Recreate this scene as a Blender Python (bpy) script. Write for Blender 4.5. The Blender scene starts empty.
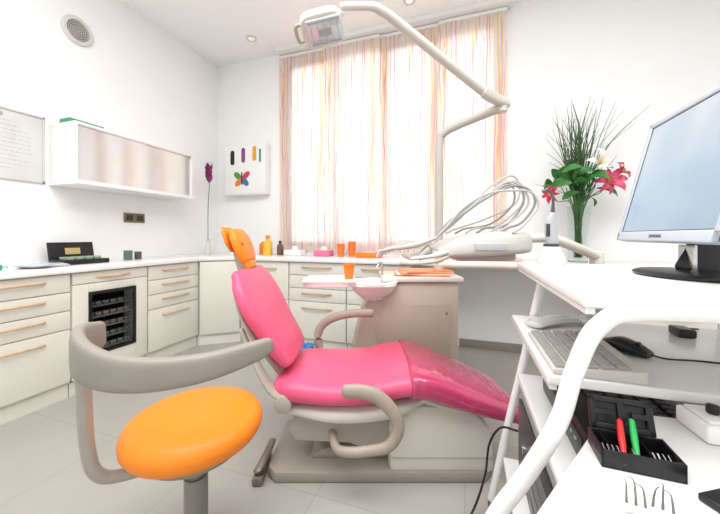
import bpy, bmesh, math, random
from mathutils import Vector, Matrix
random.seed(7)
A = math.radians(18.5); ca, sa = math.cos(A), math.sin(A)
CAMH = 1.10
sc = bpy.context.scene
try: sc.view_settings.view_transform = 'Standard'
except Exception: pass
COL = sc.collection
# survey grid of the treatment area: rotated 18.5 degrees against the room
def W(l, d, z=0.0): return Vector((l*ca - d*sa, l*sa + d*ca, z))

# ---------------------------------------------------------------- materials
def lin(c):
    c = c/255.0
    return c/12.92 if c <= .04045 else ((c+.055)/1.055)**2.4
def rgb(t): return (lin(t[0]), lin(t[1]), lin(t[2]), 1)
MATS = {}
def M(name, col, rough=.5, metal=0, var=.04, scale=6, emis=0, emcol=None, trans=0, coat=0, bump=0, ior=1.45):
    if name in MATS: return MATS[name]
    m = bpy.data.materials.new(name); m.use_nodes = True
    nt = m.node_tree; b = nt.nodes['Principled BSDF']
    tc = nt.nodes.new('ShaderNodeTexCoord'); n = nt.nodes.new('ShaderNodeTexNoise')
    n.inputs['Scale'].default_value = scale; n.inputs['Detail'].default_value = 3
    nt.links.new(tc.outputs['Object'], n.inputs['Vector'])
    r = nt.nodes.new('ShaderNodeValToRGB')
    c = rgb(col)
    r.color_ramp.elements[0].position = .3; r.color_ramp.elements[1].position = .7
    r.color_ramp.elements[0].color = tuple(x*(1-var) for x in c[:3])+(1,)
    r.color_ramp.elements[1].color = tuple(min(1, x*(1+var)) for x in c[:3])+(1,)
    nt.links.new(n.outputs['Fac'], r.inputs['Fac']); nt.links.new(r.outputs['Color'], b.inputs['Base Color'])
    b.inputs['Roughness'].default_value = rough; b.inputs['Metallic'].default_value = metal
    b.inputs['Transmission Weight'].default_value = trans; b.inputs['Coat Weight'].default_value = coat
    b.inputs['IOR'].default_value = ior
    if emis:
        b.inputs['Emission Strength'].default_value = emis
        b.inputs['Emission Color'].default_value = rgb(emcol or col)
    if bump:
        n2 = nt.nodes.new('ShaderNodeTexNoise'); n2.inputs['Scale'].default_value = 120
        nt.links.new(tc.outputs['Object'], n2.inputs['Vector'])
        bp = nt.nodes.new('ShaderNodeBump'); bp.inputs['Strength'].default_value = bump; bp.inputs['Distance'].default_value = .002
        nt.links.new(n2.outputs['Fac'], bp.inputs['Height']); nt.links.new(bp.outputs['Normal'], b.inputs['Normal'])
    MATS[name] = m; return m

wallm = M('wall_paint', (247, 247, 246), .75, var=.01, bump=.05)
ceilm = M('ceiling_paint', (250, 250, 249), .8, var=.005)
white = M('white_lacquer', (242, 242, 240), .3, var=.01)
cream = M('cream_front', (228, 226, 215), .4, var=.01)
topm = M('worktop_laminate', (238, 237, 234), .25, var=.01)
wood = M('handle_beech', (212, 182, 152), .45, var=.08, scale=30)
grey = M('unit_grey_plastic', (178, 171, 161), .4, var=.02)
beige = M('unit_beige_plastic', (192, 178, 163), .4, var=.02)
wplast = M('unit_white_plastic', (216, 212, 203), .3, var=.01)
stoolg = M('stool_grey_polymer', (144, 138, 129), .45, var=.04, bump=.1)
tube_w = M('cart_white_tube', (238, 238, 235), .25, var=.01)
black = M('black_plastic', (22, 22, 24), .35, var=.1)
dark = M('dark_grey_plastic', (60, 60, 62), .4, var=.1)
chrome = M('brushed_steel', (200, 200, 200), .25, 1, var=.03)
pinkm = M('pink_upholstery', (228, 92, 128), .38, var=.03, bump=.15)
orange = M('orange_upholstery', (240, 134, 24), .42, var=.03, bump=.15)
orangep = M('orange_plastic', (240, 128, 46), .35, var=.05)
bronze = M('foot_control_metal', (128, 116, 104), .35, .4, var=.1)
basem = M('base_taupe', (154, 145, 134), .4, var=.04)
green = M('leaf_green', (60, 124, 58), .5, var=.35, scale=12)
grassm = M('grass_green', (62, 96, 50), .5, var=.3, scale=12)
mirror = M('mirror', (206, 212, 214), .10, 1, var=.01)
redm = M('red_handle', (214, 40, 40), .35)
greenp = M('green_handle', (40, 178, 90), .35)
bluem = M('blue_bag', (70, 140, 210), .4)
paperw = M('paper', (244, 242, 238), .7, var=.01)
glassm = M('clear_glass', (240, 245, 244), .02, trans=1, var=0, ior=1.25)
# wrinkled glossy film over the leg cushion
pinkd = M('pink_glossy_cover', (186, 62, 100), .12, var=.06, scale=14, coat=.6)
_nt = pinkd.node_tree; _b = _nt.nodes['Principled BSDF']
_tc = _nt.nodes.new('ShaderNodeTexCoord'); _mp = _nt.nodes.new('ShaderNodeMapping'); _mp.inputs['Scale'].default_value = (16, 4, 4)
_n = _nt.nodes.new('ShaderNodeTexNoise'); _n.inputs['Scale'].default_value = 1.4; _bp = _nt.nodes.new('ShaderNodeBump'); _bp.inputs['Strength'].default_value = .45; _bp.inputs['Distance'].default_value = .012
_nt.links.new(_tc.outputs['Object'], _mp.inputs[0]); _nt.links.new(_mp.outputs[0], _n.inputs['Vector']); _nt.links.new(_n.outputs['Fac'], _bp.inputs['Height'])
_nt.links.new(_bp.outputs['Normal'], _b.inputs['Normal']); _nt.links.new(_bp.outputs['Normal'], _b.inputs['Coat Normal'])

# ---------------------------------------------------------------- mesh helpers
def merge(bm, tmp):
    me = bpy.data.meshes.new('t'); tmp.to_mesh(me); bm.from_mesh(me); bpy.data.meshes.remove(me); tmp.free()
def bevel(tmp, b, seg=3):
    if b > 0:
        bmesh.ops.recalc_face_normals(tmp, faces=tmp.faces[:])
        bmesh.ops.bevel(tmp, geom=tmp.edges[:], offset=b, segments=seg, affect='EDGES', profile=.5, clamp_overlap=True)
def box(bm, c, s, b=0.0, rot=None, seg=3):
    t = bmesh.new(); bmesh.ops.create_cube(t, size=1)
    bmesh.ops.scale(t, vec=Vector(s), verts=t.verts[:]); bevel(t, b, seg)
    if rot is not None: bmesh.ops.transform(t, matrix=rot, verts=t.verts[:])
    bmesh.ops.translate(t, vec=Vector(c), verts=t.verts[:]); merge(bm, t)
def box2(bm, lo, hi, b=0.0):
    box(bm, [(lo[i]+hi[i])/2 for i in range(3)], [abs(hi[i]-lo[i]) for i in range(3)], b)
def cyl(bm, p0, p1, r0, r1=None, seg=24, b=0):
    r1 = r0 if r1 is None else r1
    p0, p1 = Vector(p0), Vector(p1); t = bmesh.new(); L = (p1-p0).length
    bmesh.ops.create_cone(t, cap_ends=True, segments=seg, radius1=r0, radius2=r1, depth=L)
    if b:
        ed = [e for e in t.edges if abs(e.verts[0].co.z-e.verts[1].co.z) < 1e-6]
        bmesh.ops.bevel(t, geom=ed, offset=b, segments=2, affect='EDGES', profile=.5)
    q = Vector((0, 0, 1)).rotation_difference((p1-p0).normalized()).to_matrix().to_4x4()
    bmesh.ops.transform(t, matrix=Matrix.Translation((p0+p1)/2) @ q, verts=t.verts[:]); merge(bm, t)
def prism(bm, poly, c0, c1, f, b=0):
    t = bmesh.new()
    a = [t.verts.new(f(p[0], p[1], c0)) for p in poly]; q = [t.verts.new(f(p[0], p[1], c1)) for p in poly]
    t.faces.new(a); t.faces.new(q[::-1]); n = len(poly)
    for i in range(n): t.faces.new((a[i], q[i], q[(i+1) % n], a[(i+1) % n]))
    bevel(t, b, 2); bmesh.ops.recalc_face_normals(t, faces=t.faces[:]); merge(bm, t)
def catmull(P, n):
    P = [list(p) for p in P]; out = []
    for i in range(len(P)-1):
        p0 = P[i-1] if i > 0 else [2*a-b for a, b in zip(P[0], P[1])]
        p1, p2 = P[i], P[i+1]
        p3 = P[i+2] if i+2 < len(P) else [2*a-b for a, b in zip(P[-1], P[-2])]
        for k in range(n):
            t = k/n
            out.append([.5*(2*b+(c-a)*t+(2*a-5*b+4*c-d)*t*t+(3*b-a-3*c+d)*t**3) for a, b, c, d in zip(p0, p1, p2, p3)])
    out.append(P[-1]); return out
def rings(bm, R, cap=True, closed=False):
    vs = [[bm.verts.new(p) for p in r] for r in R]; n = len(vs[0])
    for i in range(len(vs)-1):
        for j in range(n): bm.faces.new((vs[i][j], vs[i][(j+1) % n], vs[i+1][(j+1) % n], vs[i+1][j]))
    if closed:
        for j in range(n): bm.faces.new((vs[-1][j], vs[-1][(j+1) % n], vs[0][(j+1) % n], vs[0][j]))
    elif cap: bm.faces.new(vs[0][::-1]); bm.faces.new(vs[-1])
def sweep(bm, pts, rad, seg=12, sub=6, up=None, rnd=True, ex=2.0):
    if not isinstance(rad, (list, tuple)): rad = [rad]*len(pts)
    rad = [(r, r) if not isinstance(r, (list, tuple)) else r for r in rad]
    S = catmull([tuple(p)+tuple(r) for p, r in zip(pts, rad)], sub)
    C = [Vector(s[:3]) for s in S]; N = len(C); R = []; nrm = None
    fr = []
    for i in range(N):
        t = (C[min(i+1, N-1)]-C[max(i-1, 0)]).normalized()
        if up is not None: side = t.cross(Vector(up)).normalized()
        else:
            if nrm is None:
                h = Vector((0, 0, 1)) if abs(t.z) < .9 else Vector((1, 0, 0)); side = t.cross(h).normalized()
            else: side = t.cross(nrm).normalized()
        nrm = side.cross(t).normalized(); fr.append((t, side, nrm))
    def sg(v): return math.copysign(abs(v)**(2/ex), v)
    def ring(c, sd, nm, a, b): return [c+sd*a*sg(math.cos(2*math.pi*j/seg))+nm*b*sg(math.sin(2*math.pi*j/seg)) for j in range(seg)]
    t, s, n = fr[0]; a, b = S[0][3:5]; e = min(a, b)
    if rnd:
        for g in (80, 55, 28):
            g = math.radians(g); k = math.cos(g); R.append(ring(C[0]-t*e*math.sin(g), s, n, a*k, b*k))
    for i in range(N): R.append(ring(C[i], fr[i][1], fr[i][2], max(S[i][3], .0003), max(S[i][4], .0003)))
    t, s, n = fr[-1]; a, b = S[-1][3:5]; e = min(a, b)
    if rnd:
        for g in (28, 55, 80):
            g = math.radians(g); k = math.cos(g); R.append(ring(C[-1]+t*e*math.sin(g), s, n, a*k, b*k))
    rings(bm, R)
def loft(bm, secs, seg=40, ex=3.0, sub=4, endr=.03):
    S = catmull([tuple(c)+tuple(u)+tuple(v) for c, u, v in secs], sub)
    S = [(Vector(s[:3]), Vector(s[3:6]), Vector(s[6:9])) for s in S]
    def ring(c, u, v):
        o = []
        for j in range(seg):
            a = 2*math.pi*j/seg; x, y = math.cos(a), math.sin(a)
            o.append(c+u*math.copysign(abs(x)**(2/ex), x)+v*math.copysign(abs(y)**(2/ex), y))
        return o
    def sh(u, d): L = u.length; return u*max(.04, (L-d)/L)
    R = []; d0 = (S[0][0]-S[1][0]).normalized(); d1 = (S[-1][0]-S[-2][0]).normalized()
    if endr:
        for g in (85, 65, 45, 22):
            g = math.radians(g); k = endr*(1-math.cos(g)); c, u, v = S[0]; R.append(ring(c+d0*endr*math.sin(g), sh(u, k), sh(v, k)))
    for s in S: R.append(ring(*s))
    if endr:
        for g in (22, 45, 65, 85):
            g = math.radians(g); k = endr*(1-math.cos(g)); c, u, v = S[-1]; R.append(ring(c+d1*endr*math.sin(g), sh(u, k), sh(v, k)))
    rings(bm, R)
def lathe(bm, prof, c=(0, 0, 0), seg=40, sx=1, sy=1, rot=None):
    t = bmesh.new(); R = []; closed = prof[0][0] > .001 and prof[-1][0] > .001
    for r, z in prof:
        r = max(r, .0004)
        R.append([Vector((sx*r*math.cos(2*math.pi*j/seg), sy*r*math.sin(2*math.pi*j/seg), z)) for j in range(seg)])
    rings(t, R, closed=closed)
    if rot is not None: bmesh.ops.transform(t, matrix=rot, verts=t.verts[:])
    bmesh.ops.translate(t, vec=Vector(c), verts=t.verts[:]); merge(bm, t)
def thing(name, label, cat, loc=(0, 0, 0), rot=0.0, group=None):
    o = bpy.data.objects.new(name, None); o.empty_display_size = .05
    o.location = loc; o.rotation_euler = (0, 0, rot); COL.objects.link(o)
    o['label'] = label; o['category'] = cat
    if group: o['group'] = group
    return o
def ob(name, bm, mat, parent=None, label=None, cat=None, group=None, kind=None, loc=(0, 0, 0), rot=(0, 0, 0), ang=35):
    bmesh.ops.recalc_face_normals(bm, faces=bm.faces[:])
    me = bpy.data.meshes.new(name); bm.to_mesh(me); bm.free()
    for p in me.polygons: p.use_smooth = True
    me.set_sharp_from_angle(angle=math.radians(ang))
    me.materials.append(mat)
    o = bpy.data.objects.new(name, me); COL.objects.link(o)
    o.location = loc; o.rotation_euler = rot
    if parent: o.parent = parent
    if label: o['label'] = label
    if cat: o['category'] = cat
    if group: o['group'] = group
    if kind: o['kind'] = kind
    return o
def B(): return bmesh.new()
def q(name, fn, mat, parent=None, **k):
    bm = B(); fn(bm); return ob(name, bm, mat, parent, **k)
XYZ = lambda a, b, c: Vector((a, b, c))
XZ = lambda a, b, c: Vector((a, c, b))
def text(name, s, size, mat, parent, loc, rot):
    cu = bpy.data.curves.new(name, 'FONT'); cu.body = s; cu.size = size; cu.extrude = .0004; cu.align_x = 'CENTER'
    t = bpy.data.objects.new('tmp', cu); COL.objects.link(t)
    bpy.context.view_layer.update()
    me = bpy.data.meshes.new_from_object(t.evaluated_get(bpy.context.evaluated_depsgraph_get()))
    bpy.data.objects.remove(t); me.materials.clear(); me.materials.append(mat)
    o = bpy.data.objects.new(name, me); COL.objects.link(o); o.parent = parent; o.location = loc; o.rotation_euler = rot
    return o

# ---------------------------------------------------------------- room shell
XL, XR, YB, YF, ZC = -3.05, 2.3, 3.28, -1.6, 3.30
S = 'structure'
fl = bpy.data.materials.new('floor_tiles'); fl.use_nodes = True
nt = fl.node_tree; b = nt.nodes['Principled BSDF']; tc = nt.nodes.new('ShaderNodeTexCoord')
br = nt.nodes.new('ShaderNodeTexBrick'); br.offset = 0; br.squash = 1
br.inputs['Scale'].default_value = 1; br.inputs['Brick Width'].default_value = .6; br.inputs['Row Height'].default_value = .6
br.inputs['Mortar Size'].default_value = .0025; br.inputs['Mortar Smooth'].default_value = .1
br.inputs['Color1'].default_value = rgb((178, 174, 166)); br.inputs['Color2'].default_value = rgb((174, 170, 162)); br.inputs['Mortar'].default_value = rgb((160, 156, 148))
nt.links.new(tc.outputs['Object'], br.inputs['Vector'])
no = nt.nodes.new('ShaderNodeTexNoise'); no.inputs['Scale'].default_value = 5; no.inputs['Detail'].default_value = 6
nt.links.new(tc.outputs['Object'], no.inputs['Vector'])
mx = nt.nodes.new('ShaderNodeMix'); mx.data_type = 'RGBA'; mx.blend_type = 'MULTIPLY'; mx.inputs[0].default_value = .12
nt.links.new(br.outputs['Color'], mx.inputs[6]); nt.links.new(no.outputs['Fac'], mx.inputs[7])
nt.links.new(mx.outputs[2], b.inputs['Base Color']); b.inputs['Roughness'].default_value = .35
q('floor', lambda m: box2(m, (XL-.1, YF-.1, -.1), (XR+.1, YB+.3, 0)), fl, kind=S)
q('ceiling', lambda m: box2(m, (XL-.1, YF-.1, ZC), (XR+.1, YB+.3, ZC+.1)), ceilm, kind=S)
q('wall_left', lambda m: box2(m, (XL-.1, YF, 0), (XL, YB, ZC)), wallm, kind=S)
q('wall_right', lambda m: box2(m, (XR, YF, 0), (XR+.1, YB, ZC)), wallm, kind=S)
q('wall_front', lambda m: box2(m, (XL-.1, YF-.1, 0), (XR+.1, YF, ZC)), wallm, kind=S)
WX0, WX1, WZ0, WZ1 = -2.0, .32, .98, 3.12
def wb(m):
    box2(m, (XL-.1, YB, 0), (WX0, YB+.2, ZC)); box2(m, (WX1, YB, 0), (XR+.1, YB+.2, ZC))
    box2(m, (WX0, YB, 0), (WX1, YB+.2, WZ0)); box2(m, (WX0, YB, WZ1), (WX1, YB+.2, ZC))
q('wall_back', wb, wallm, kind=S)
def wf(m):
    y0, y1 = YB+.0, YB+.05; w = .06
    box2(m, (WX0, y0, WZ0), (WX1, y1, WZ0+w)); box2(m, (WX0, y0, WZ1-w), (WX1, y1, WZ1))
    for x in (WX0, -1.40, -.84, -.30, WX1-w): box2(m, (x, y0, WZ0+w), (x+w, y1, WZ1-w))
q('window_1', wf, M('window_frame_grey', (140, 138, 135), .5), kind=S)
q('baseboard_back', lambda m: box2(m, (-.05, YB-.015, 0), (1.0, YB, .08), .003), M('skirting', (150, 142, 134), .5), kind=S)
q('trim_1', lambda m: box2(m, (WX0-.1, YB-.13, ZC-.045), (WX1+.1, YB-.03, ZC)), white, kind=S)

# ---------------------------------------------------------------- curtain panels
cm = bpy.data.materials.new('striped_translucent_fabric'); cm.use_nodes = True
nt = cm.node_tree; nt.nodes.clear()
out = nt.nodes.new('ShaderNodeOutputMaterial'); tc = nt.nodes.new('ShaderNodeTexCoord')
sp = nt.nodes.new('ShaderNodeSeparateXYZ'); nt.links.new(tc.outputs['Object'], sp.inputs[0])
w1 = nt.nodes.new('ShaderNodeTexNoise'); w1.inputs['Scale'].default_value = 2.6
nt.links.new(tc.outputs['Object'], w1.inputs['Vector'])
def math_n(op, a, b_, v=None):
    n = nt.nodes.new('ShaderNodeMath'); n.operation = op
    for i, x in enumerate((a, b_)):
        if isinstance(x, (int, float)): n.inputs[i].default_value = x
        else: nt.links.new(x, n.inputs[i])
    return n.outputs[0]
wob = math_n('MULTIPLY', w1.outputs['Fac'], .07)
xx = math_n('MULTIPLY', math_n('ADD', sp.outputs['X'], wob), 44)
zz = math_n('MULTIPLY', sp.outputs['Z'], .35)
cb = nt.nodes.new('ShaderNodeCombineXYZ'); nt.links.new(xx, cb.inputs[0]); nt.links.new(zz, cb.inputs[2])
n1 = nt.nodes.new('ShaderNodeTexNoise'); n1.inputs['Scale'].default_value = 1.0; n1.inputs['Detail'].default_value = 1
nt.links.new(cb.outputs[0], n1.inputs['Vector'])
r = nt.nodes.new('ShaderNodeValToRGB'); cr = r.color_ramp
def sf(c, k=.34): return tuple(int(v+(250-v)*k) for v in c)
cols = [(0, (250, 205, 90)), (.33, (240, 130, 165)), (.37, (250, 244, 240)), (.42, (250, 248, 246)), (.438, (252, 210, 80)), (.456, (250, 248, 246)), (.49, (250, 248, 246)), (.503, (238, 135, 170)), (.518, (250, 247, 246)),
        (.55, (250, 248, 246)), (.565, (250, 165, 90)), (.583, (250, 246, 243)), (.615, (252, 222, 110)), (.65, (236, 110, 130)), (.70, (250, 242, 232))]
cr.elements[0].position = 0; cr.elements[0].color = rgb(sf(cols[0][1])); cr.elements[1].position = 1; cr.elements[1].color = rgb((250, 242, 234))
for p, c in cols[1:]:
    e = cr.elements.new(p); e.color = rgb(sf(c))
nt.links.new(n1.outputs['Fac'], r.inputs['Fac'])
tr = nt.nodes.new('ShaderNodeBsdfTranslucent'); df = nt.nodes.new('ShaderNodeBsdfDiffuse'); ms = nt.nodes.new('ShaderNodeMixShader')
ms.inputs[0].default_value = .4
nt.links.new(r.outputs['Color'], tr.inputs['Color']); nt.links.new(r.outputs['Color'], df.inputs['Color'])
nt.links.new(tr.outputs[0], ms.inputs[1]); nt.links.new(df.outputs[0], ms.inputs[2]); nt.links.new(ms.outputs[0], out.inputs['Surface'])
cx = [(-2.10, -1.50), (-1.51, -.86), (-.87, -.24), (-.25, .38)]
for i, (a, b_) in enumerate(cx):
    y = YB-.062 if i % 2 else YB-.035
    root = thing('curtain_panel', 'sheer flat panel curtain with wavy pink, yellow and orange stripes', 'curtain', ((a+b_)/2, y, .93), group='striped panel curtains at the window')
    def cp(m, w=b_-a, ph=i):
        n = 90; lo = []; hi = []
        for k in range(n+1):
            x = -w/2+w*k/n; yy = .007*math.sin(k*.33+ph)+.003*math.sin(k*.81+2*ph)
            lo.append(m.verts.new((x, yy, 0))); hi.append(m.verts.new((x, yy*.6, 2.30)))
        for k in range(n): m.faces.new((lo[k], lo[k+1], hi[k+1], hi[k]))
    q('fabric', cp, cm, root)
    q('top_rail', lambda m, w=b_-a: box2(m, (-w/2, -.008, 2.285), (w/2, .008, 2.315)), white, root)

# ---------------------------------------------------------------- cabinets
def unit(label, loc, w, rot, rows, depth=.5, doorrow=None, hw=.5, group='cream base cabinets under the worktop'):
    root = thing('base_cabinet', label, 'cabinet', loc, rot, group)
    q('body', lambda m: (box2(m, (0, .018, .10), (w, depth, .848)), box2(m, (.001, .03, 0), (w-.001, depth-.001, .10))), cream, root)
    for z0, z1 in rows:
        d = q('drawer', lambda m: box2(m, (.004, 0, z0+.003), (w-.004, .018, z1-.003), .003), cream, root)
        zc = (z0+z1)/2+(.02 if z1-z0 < .2 else .12); h = w*hw/2
        q('handle', lambda m: sweep(m, [(w/2-h, .0, zc), (w/2-h+.01, -.016, zc), (w/2, -.028, zc), (w/2+h-.01, -.016, zc), (w/2+h, .0, zc)], [(.006, .009)]*5, up=(0, 0, 1)), wood, d)
    return root
rowsA = [(.72, .845), (.595, .72), (.47, .595), (.11, .47)]
XF = -2.53
unit('cream four-drawer cabinet with curved beech handles', (XF, .21, 0), .58, math.pi/2, rowsA)
unit('cream four-drawer cabinet with curved beech handles', (XF, .80, 0), .59, math.pi/2, rowsA)
unit('cream four-drawer cabinet beside the corner unit', (XF, 1.935, 0), .53, math.pi/2, rowsA)
# glazed cabinet
root = thing('glazed_cabinet', 'cream cabinet with black glass door showing instrument trays', 'cabinet', (XF, 1.395, 0), math.pi/2)
w = .535
def gb(m):
    box2(m, (0, .018, .10), (.02, .5, .848)); box2(m, (w-.02, .018, .10), (w, .5, .848)); box2(m, (0, .48, .10), (w, .5, .848))
    box2(m, (0, .018, .10), (w, .5, .13)); box2(m, (0, .018, .73), (w, .5, .848)); box2(m, (0, .03, 0), (w, .5, .10))
q('body', gb, cream, root)
dd = q('drawer', lambda m: box2(m, (.004, 0, .765), (w-.004, .018, .842), .003), cream, root)
q('handle', lambda m: sweep(m, [(w/2-.12, .0, .805), (w/2, -.028, .805), (w/2+.12, .0, .805)], [(.006, .009)]*3, up=(0, 0, 1)), wood, dd)
def fr(m):
    box2(m, (.004, 0, .11), (.10, .018, .76), .003); box2(m, (w-.10, 0, .11), (w-.004, .018, .76), .003)
    box2(m, (.10, 0, .70), (w-.10, .018, .76), .003); box2(m, (.10, 0, .11), (w-.10, .018, .24), .003)
dr = q('door', fr, cream, root)
def gf(m):
    box2(m, (.10, -.006, .24), (w-.10, .004, .26)); box2(m, (.10, -.006, .68), (w-.10, .004, .70)); box2(m, (.10, -.006, .26), (.12, .004, .68)); box2(m, (w-.12, -.006, .26), (w-.10, .004, .68))
q('door_gasket', gf, black, dr)
q('interior', lambda m: box2(m, (.02, .25, .13), (w-.02, .26, .73)), M('interior_dark', (34, 32, 34), .6), root)
for i in range(5):
    z = .26+i*.08
    q('tray', lambda m: (box2(m, (.11, .03, z), (w-.11, .24, z+.008)), [box(m, (.14+k*.052, .06, z+.022), (.04, .03, .028), .004) for k in range(6)]), M('tray_tones%d' % (i % 3), [(96, 92, 84), (78, 84, 80), (92, 84, 78)][i % 3], .4), root)
# corner unit
root = thing('corner_cabinet', 'cream corner base cabinet with diagonal door', 'cabinet', (0, 0, 0))
q('body', lambda m: prism(m, [(XL+.03, 2.475), (XF+.0, 2.475), (-2.225, 2.70), (-2.225, YB-.02), (XL+.03, YB-.02)], 0.0, .848, XYZ), cream, root)
def cd(m):
    a = Vector((XF+.012, 2.47, 0)); b_ = Vector((-2.222, 2.687, 0)); t = (b_-a).normalized(); n = Vector((t.y, -t.x, 0))
    p = [a, b_, b_+n*.018, a+n*.018]; prism(m, [(v.x, v.y) for v in p], .11, .84, XYZ, .003)
q('door', cd, cream, root)
YFc = 2.70
x = -2.215
for i, w_ in enumerate([.57, .60, .60]):
    unit('cream drawer cabinet along the window wall', (x, YFc, 0), w_, 0, rowsA if i else [(.47, .845), (.11, .47)], depth=.56); x += w_+.005
unit('cream drawer cabinet at the end of the window counter', (1.05, YFc, 0), .60, 0, rowsA, depth=.56)
unit('cream drawer cabinet at the end of the window counter', (1.655, YFc, 0), .60, 0, rowsA, depth=.56)
q('worktop', lambda m: prism(m, [(XL+.002, -.2), (XF+.03, -.2), (XF+.03, 2.455), (-2.215, 2.67), (2.28, 2.67), (2.28, YB-.002), (XL+.002, YB-.002)], .85, .886, XYZ, .006), topm, label='long white laminate worktop over the base cabinets', cat='worktop')
ZT = .887
# wall cabinet with mirrored doors
root = thing('wall_cabinet', 'white wall cabinet with mirrored sliding doors', 'cabinet', (XL, 1.53, 1.49))
L_ = 1.06
def wc(m):
    box2(m, (.022, .001, .031), (.309, .02, .449)); box2(m, (.022, L_-.02, .031), (.309, L_-.001, .449)); box2(m, (.021, 0, .45), (.31, L_, .47), .003)
    box2(m, (.021, -.001, 0), (.34, L_+.001, .03), .003); box2(m, (.002, 0, .0), (.02, L_, .47))
q('body', wc, white, root)
q('mirror_door', lambda m: box2(m, (.296, .02, .03), (.302, L_*.52, .45)), mirror, root)
q('mirror_door', lambda m: box2(m, (.286, L_*.5, .03), (.292, L_-.02, .45)), mirror, root)
q('door_track', lambda m: box2(m, (.28, .02, .44), (.312, L_-.02, .4495)), chrome, root)
root = thing('glove_box', 'low green and white glove box on the wall cabinet', 'box', (XL+.17, 1.66, 1.961))
q('carton', lambda m: box2(m, (-.06, -.12, 0), (.06, .12, .035), .003), M('carton_green', (60, 150, 110), .6), root)
q('opening_flap', lambda m: box2(m, (-.03, -.08, .035), (.03, .08, .039)), paperw, root)
# vent
root = thing('wall_vent', 'round white ventilation grille', 'vent', (XL, 1.72, 2.80))
RV = Matrix.Rotation(math.pi/2, 4, 'Y')
q('rim', lambda m: lathe(m, [(.078, 0), (.115, 0), (.115, .012), (.105, .022), (.085, .022), (.078, .01)], rot=RV), M('vent_rim', (214, 212, 208), .4), root)
q('grille', lambda m: [lathe(m, [(rr, .004), (rr+.009, .004), (rr+.009, .012), (rr, .012)], rot=RV, seg=32) for rr in (.005, .02, .035, .05, .065)], M('vent_grey', (178, 176, 172), .5), root)
q('back_disc', lambda m: lathe(m, [(0, .001), (.078, .001), (.078, .003), (0, .003)], rot=RV), M('vent_dark', (120, 118, 114), .6), root)
# certificate
root = thing('framed_certificate', 'thin framed diploma with fine grey print', 'picture', (XL, 1.02, 1.50))
q('frame', lambda m: (box2(m, (.001, 0, 0), (.018, .012, .50)), box2(m, (.001, .468, 0), (.018, .48, .50)), box2(m, (.001, 0, 0), (.018, .48, .012)), box2(m, (.001, 0, .488), (.018, .48, .50))), M('frame_silver', (206, 205, 202), .4), root)
q('sheet', lambda m: box2(m, (.001, .012, .012), (.008, .468, .488)), M('diploma_paper', (214, 212, 208), .5), root)
def pr(m):
    random.seed(2)
    for i in range(12):
        ww = [.10, .20, .3, .34, .32, .34, .32, .34, .2, .3, .22, .12][i]; y = .24-ww/2
        while y < .24+ww/2:
            s_ = random.uniform(.012, .035); box2(m, (.008, y, .41-i*.030), (.0088, min(y+s_, .24+ww/2), .4125-i*.030)); y += s_+.008
    lathe(m, [(0, .008), (.016, .008), (.016, .0088), (0, .0088)], c=(0, .24, .45), rot=RV)
q('print', pr, M('ink_grey', (170, 168, 164), .7), root)
# outlet on left wall
root = thing('wall_socket', 'bronze double wall socket plate', 'socket', (XL, 2.19, 1.275))
q('plate', lambda m: box2(m, (.001, -.10, -.045), (.012, .10, .045), .004), M('socket_bronze', (120, 108, 84), .35, .5), root)
for k in (-.05, .05):
    q('insert', lambda m: box2(m, (.011, k-.032, -.027), (.015, k+.032, .027), .002), M('socket_dark', (50, 46, 40), .4), root)
# dispenser on back wall
root = thing('glove_dispenser', 'white wall dispenser with coloured rounded slots and butterfly sticker', 'dispenser', (-2.55, YB, 1.60))
def slot(m, xc, zc, w_, h_, y0, y1):
    p = []
    for k in range(24):
        a = 2*math.pi*k/24; p.append((xc+w_/2*math.cos(a), zc+(h_/2-w_/2)*(1 if math.sin(a) >= 0 else -1)+w_/2*math.sin(a)))
    prism(m, p, y0, y1, XZ)
q('body', lambda m: box2(m, (-.29, -.12, 0), (.30, -.001, .62), .012), white, root)
q('front_panel', lambda m: box2(m, (-.275, -.126, .015), (.285, -.12, .605), .003), M('disp_front', (242, 241, 238), .3, var=.005), root)
q('slot', lambda m: slot(m, -.16, .46, .06, .18, -.128, -.124), black, root)
q('slot', lambda m: slot(m, .0, .48, .055, .18, -.128, -.124), M('slot_purple', (130, 70, 130), .5), root, label='purple slot')
q('slot', lambda m: slot(m, .16, .49, .055, .18, -.128, -.124), M('slot_yellow', (226, 160, 40), .5), root, label='yellow orange slot')
q('slot', lambda m: slot(m, .24, .46, .03, .16, -.128, -.124), M('slot_teal', (60, 150, 140), .5), root, label='narrow teal slot')
for k, (dx, dz, a, c) in enumerate([(-.062, .035, 2.5, (70, 150, 60)), (.062, .035, .64, (215, 60, 90)), (-.048, -.045, 3.9, (230, 130, 40)), (.048, -.045, -.75, (70, 110, 170))]):
    def bw(m):
        p = [(-.02+dx+.062*math.cos(t)*math.cos(a)-.036*math.sin(t)*math.sin(a), .20+dz+.062*math.cos(t)*math.sin(a)+.036*math.sin(t)*math.cos(a)) for t in [2*math.pi*j/16 for j in range(16)]]
        prism(m, p, -.1275-.0005*k, -.1245, XZ)
    q('butterfly_wing', bw, M('wing%d' % k, c, .5), root)
q('butterfly_body', lambda m: box(m, (-.02, -.1285, .20), (.016, .005, .15), .001), black, root)
# ceiling downlights
for (x_, y_) in ((-2.25, 2.92), (-.49, 2.92)):
    root = thing('downlight', 'small round recessed ceiling downlight', 'lamp', (x_, y_, ZC), group='recessed downlights')
    q('ring', lambda m: lathe(m, [(.035, 0), (.055, 0), (.055, -.008), (.04, -.012), (.035, -.004)]), wplast, root)
    q('lens', lambda m: lathe(m, [(0, -.001), (.037, -.001), (.037, -.004), (0, -.004)]), M('downlight_lens', (240, 238, 230), .3, emis=.4), root)

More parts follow.
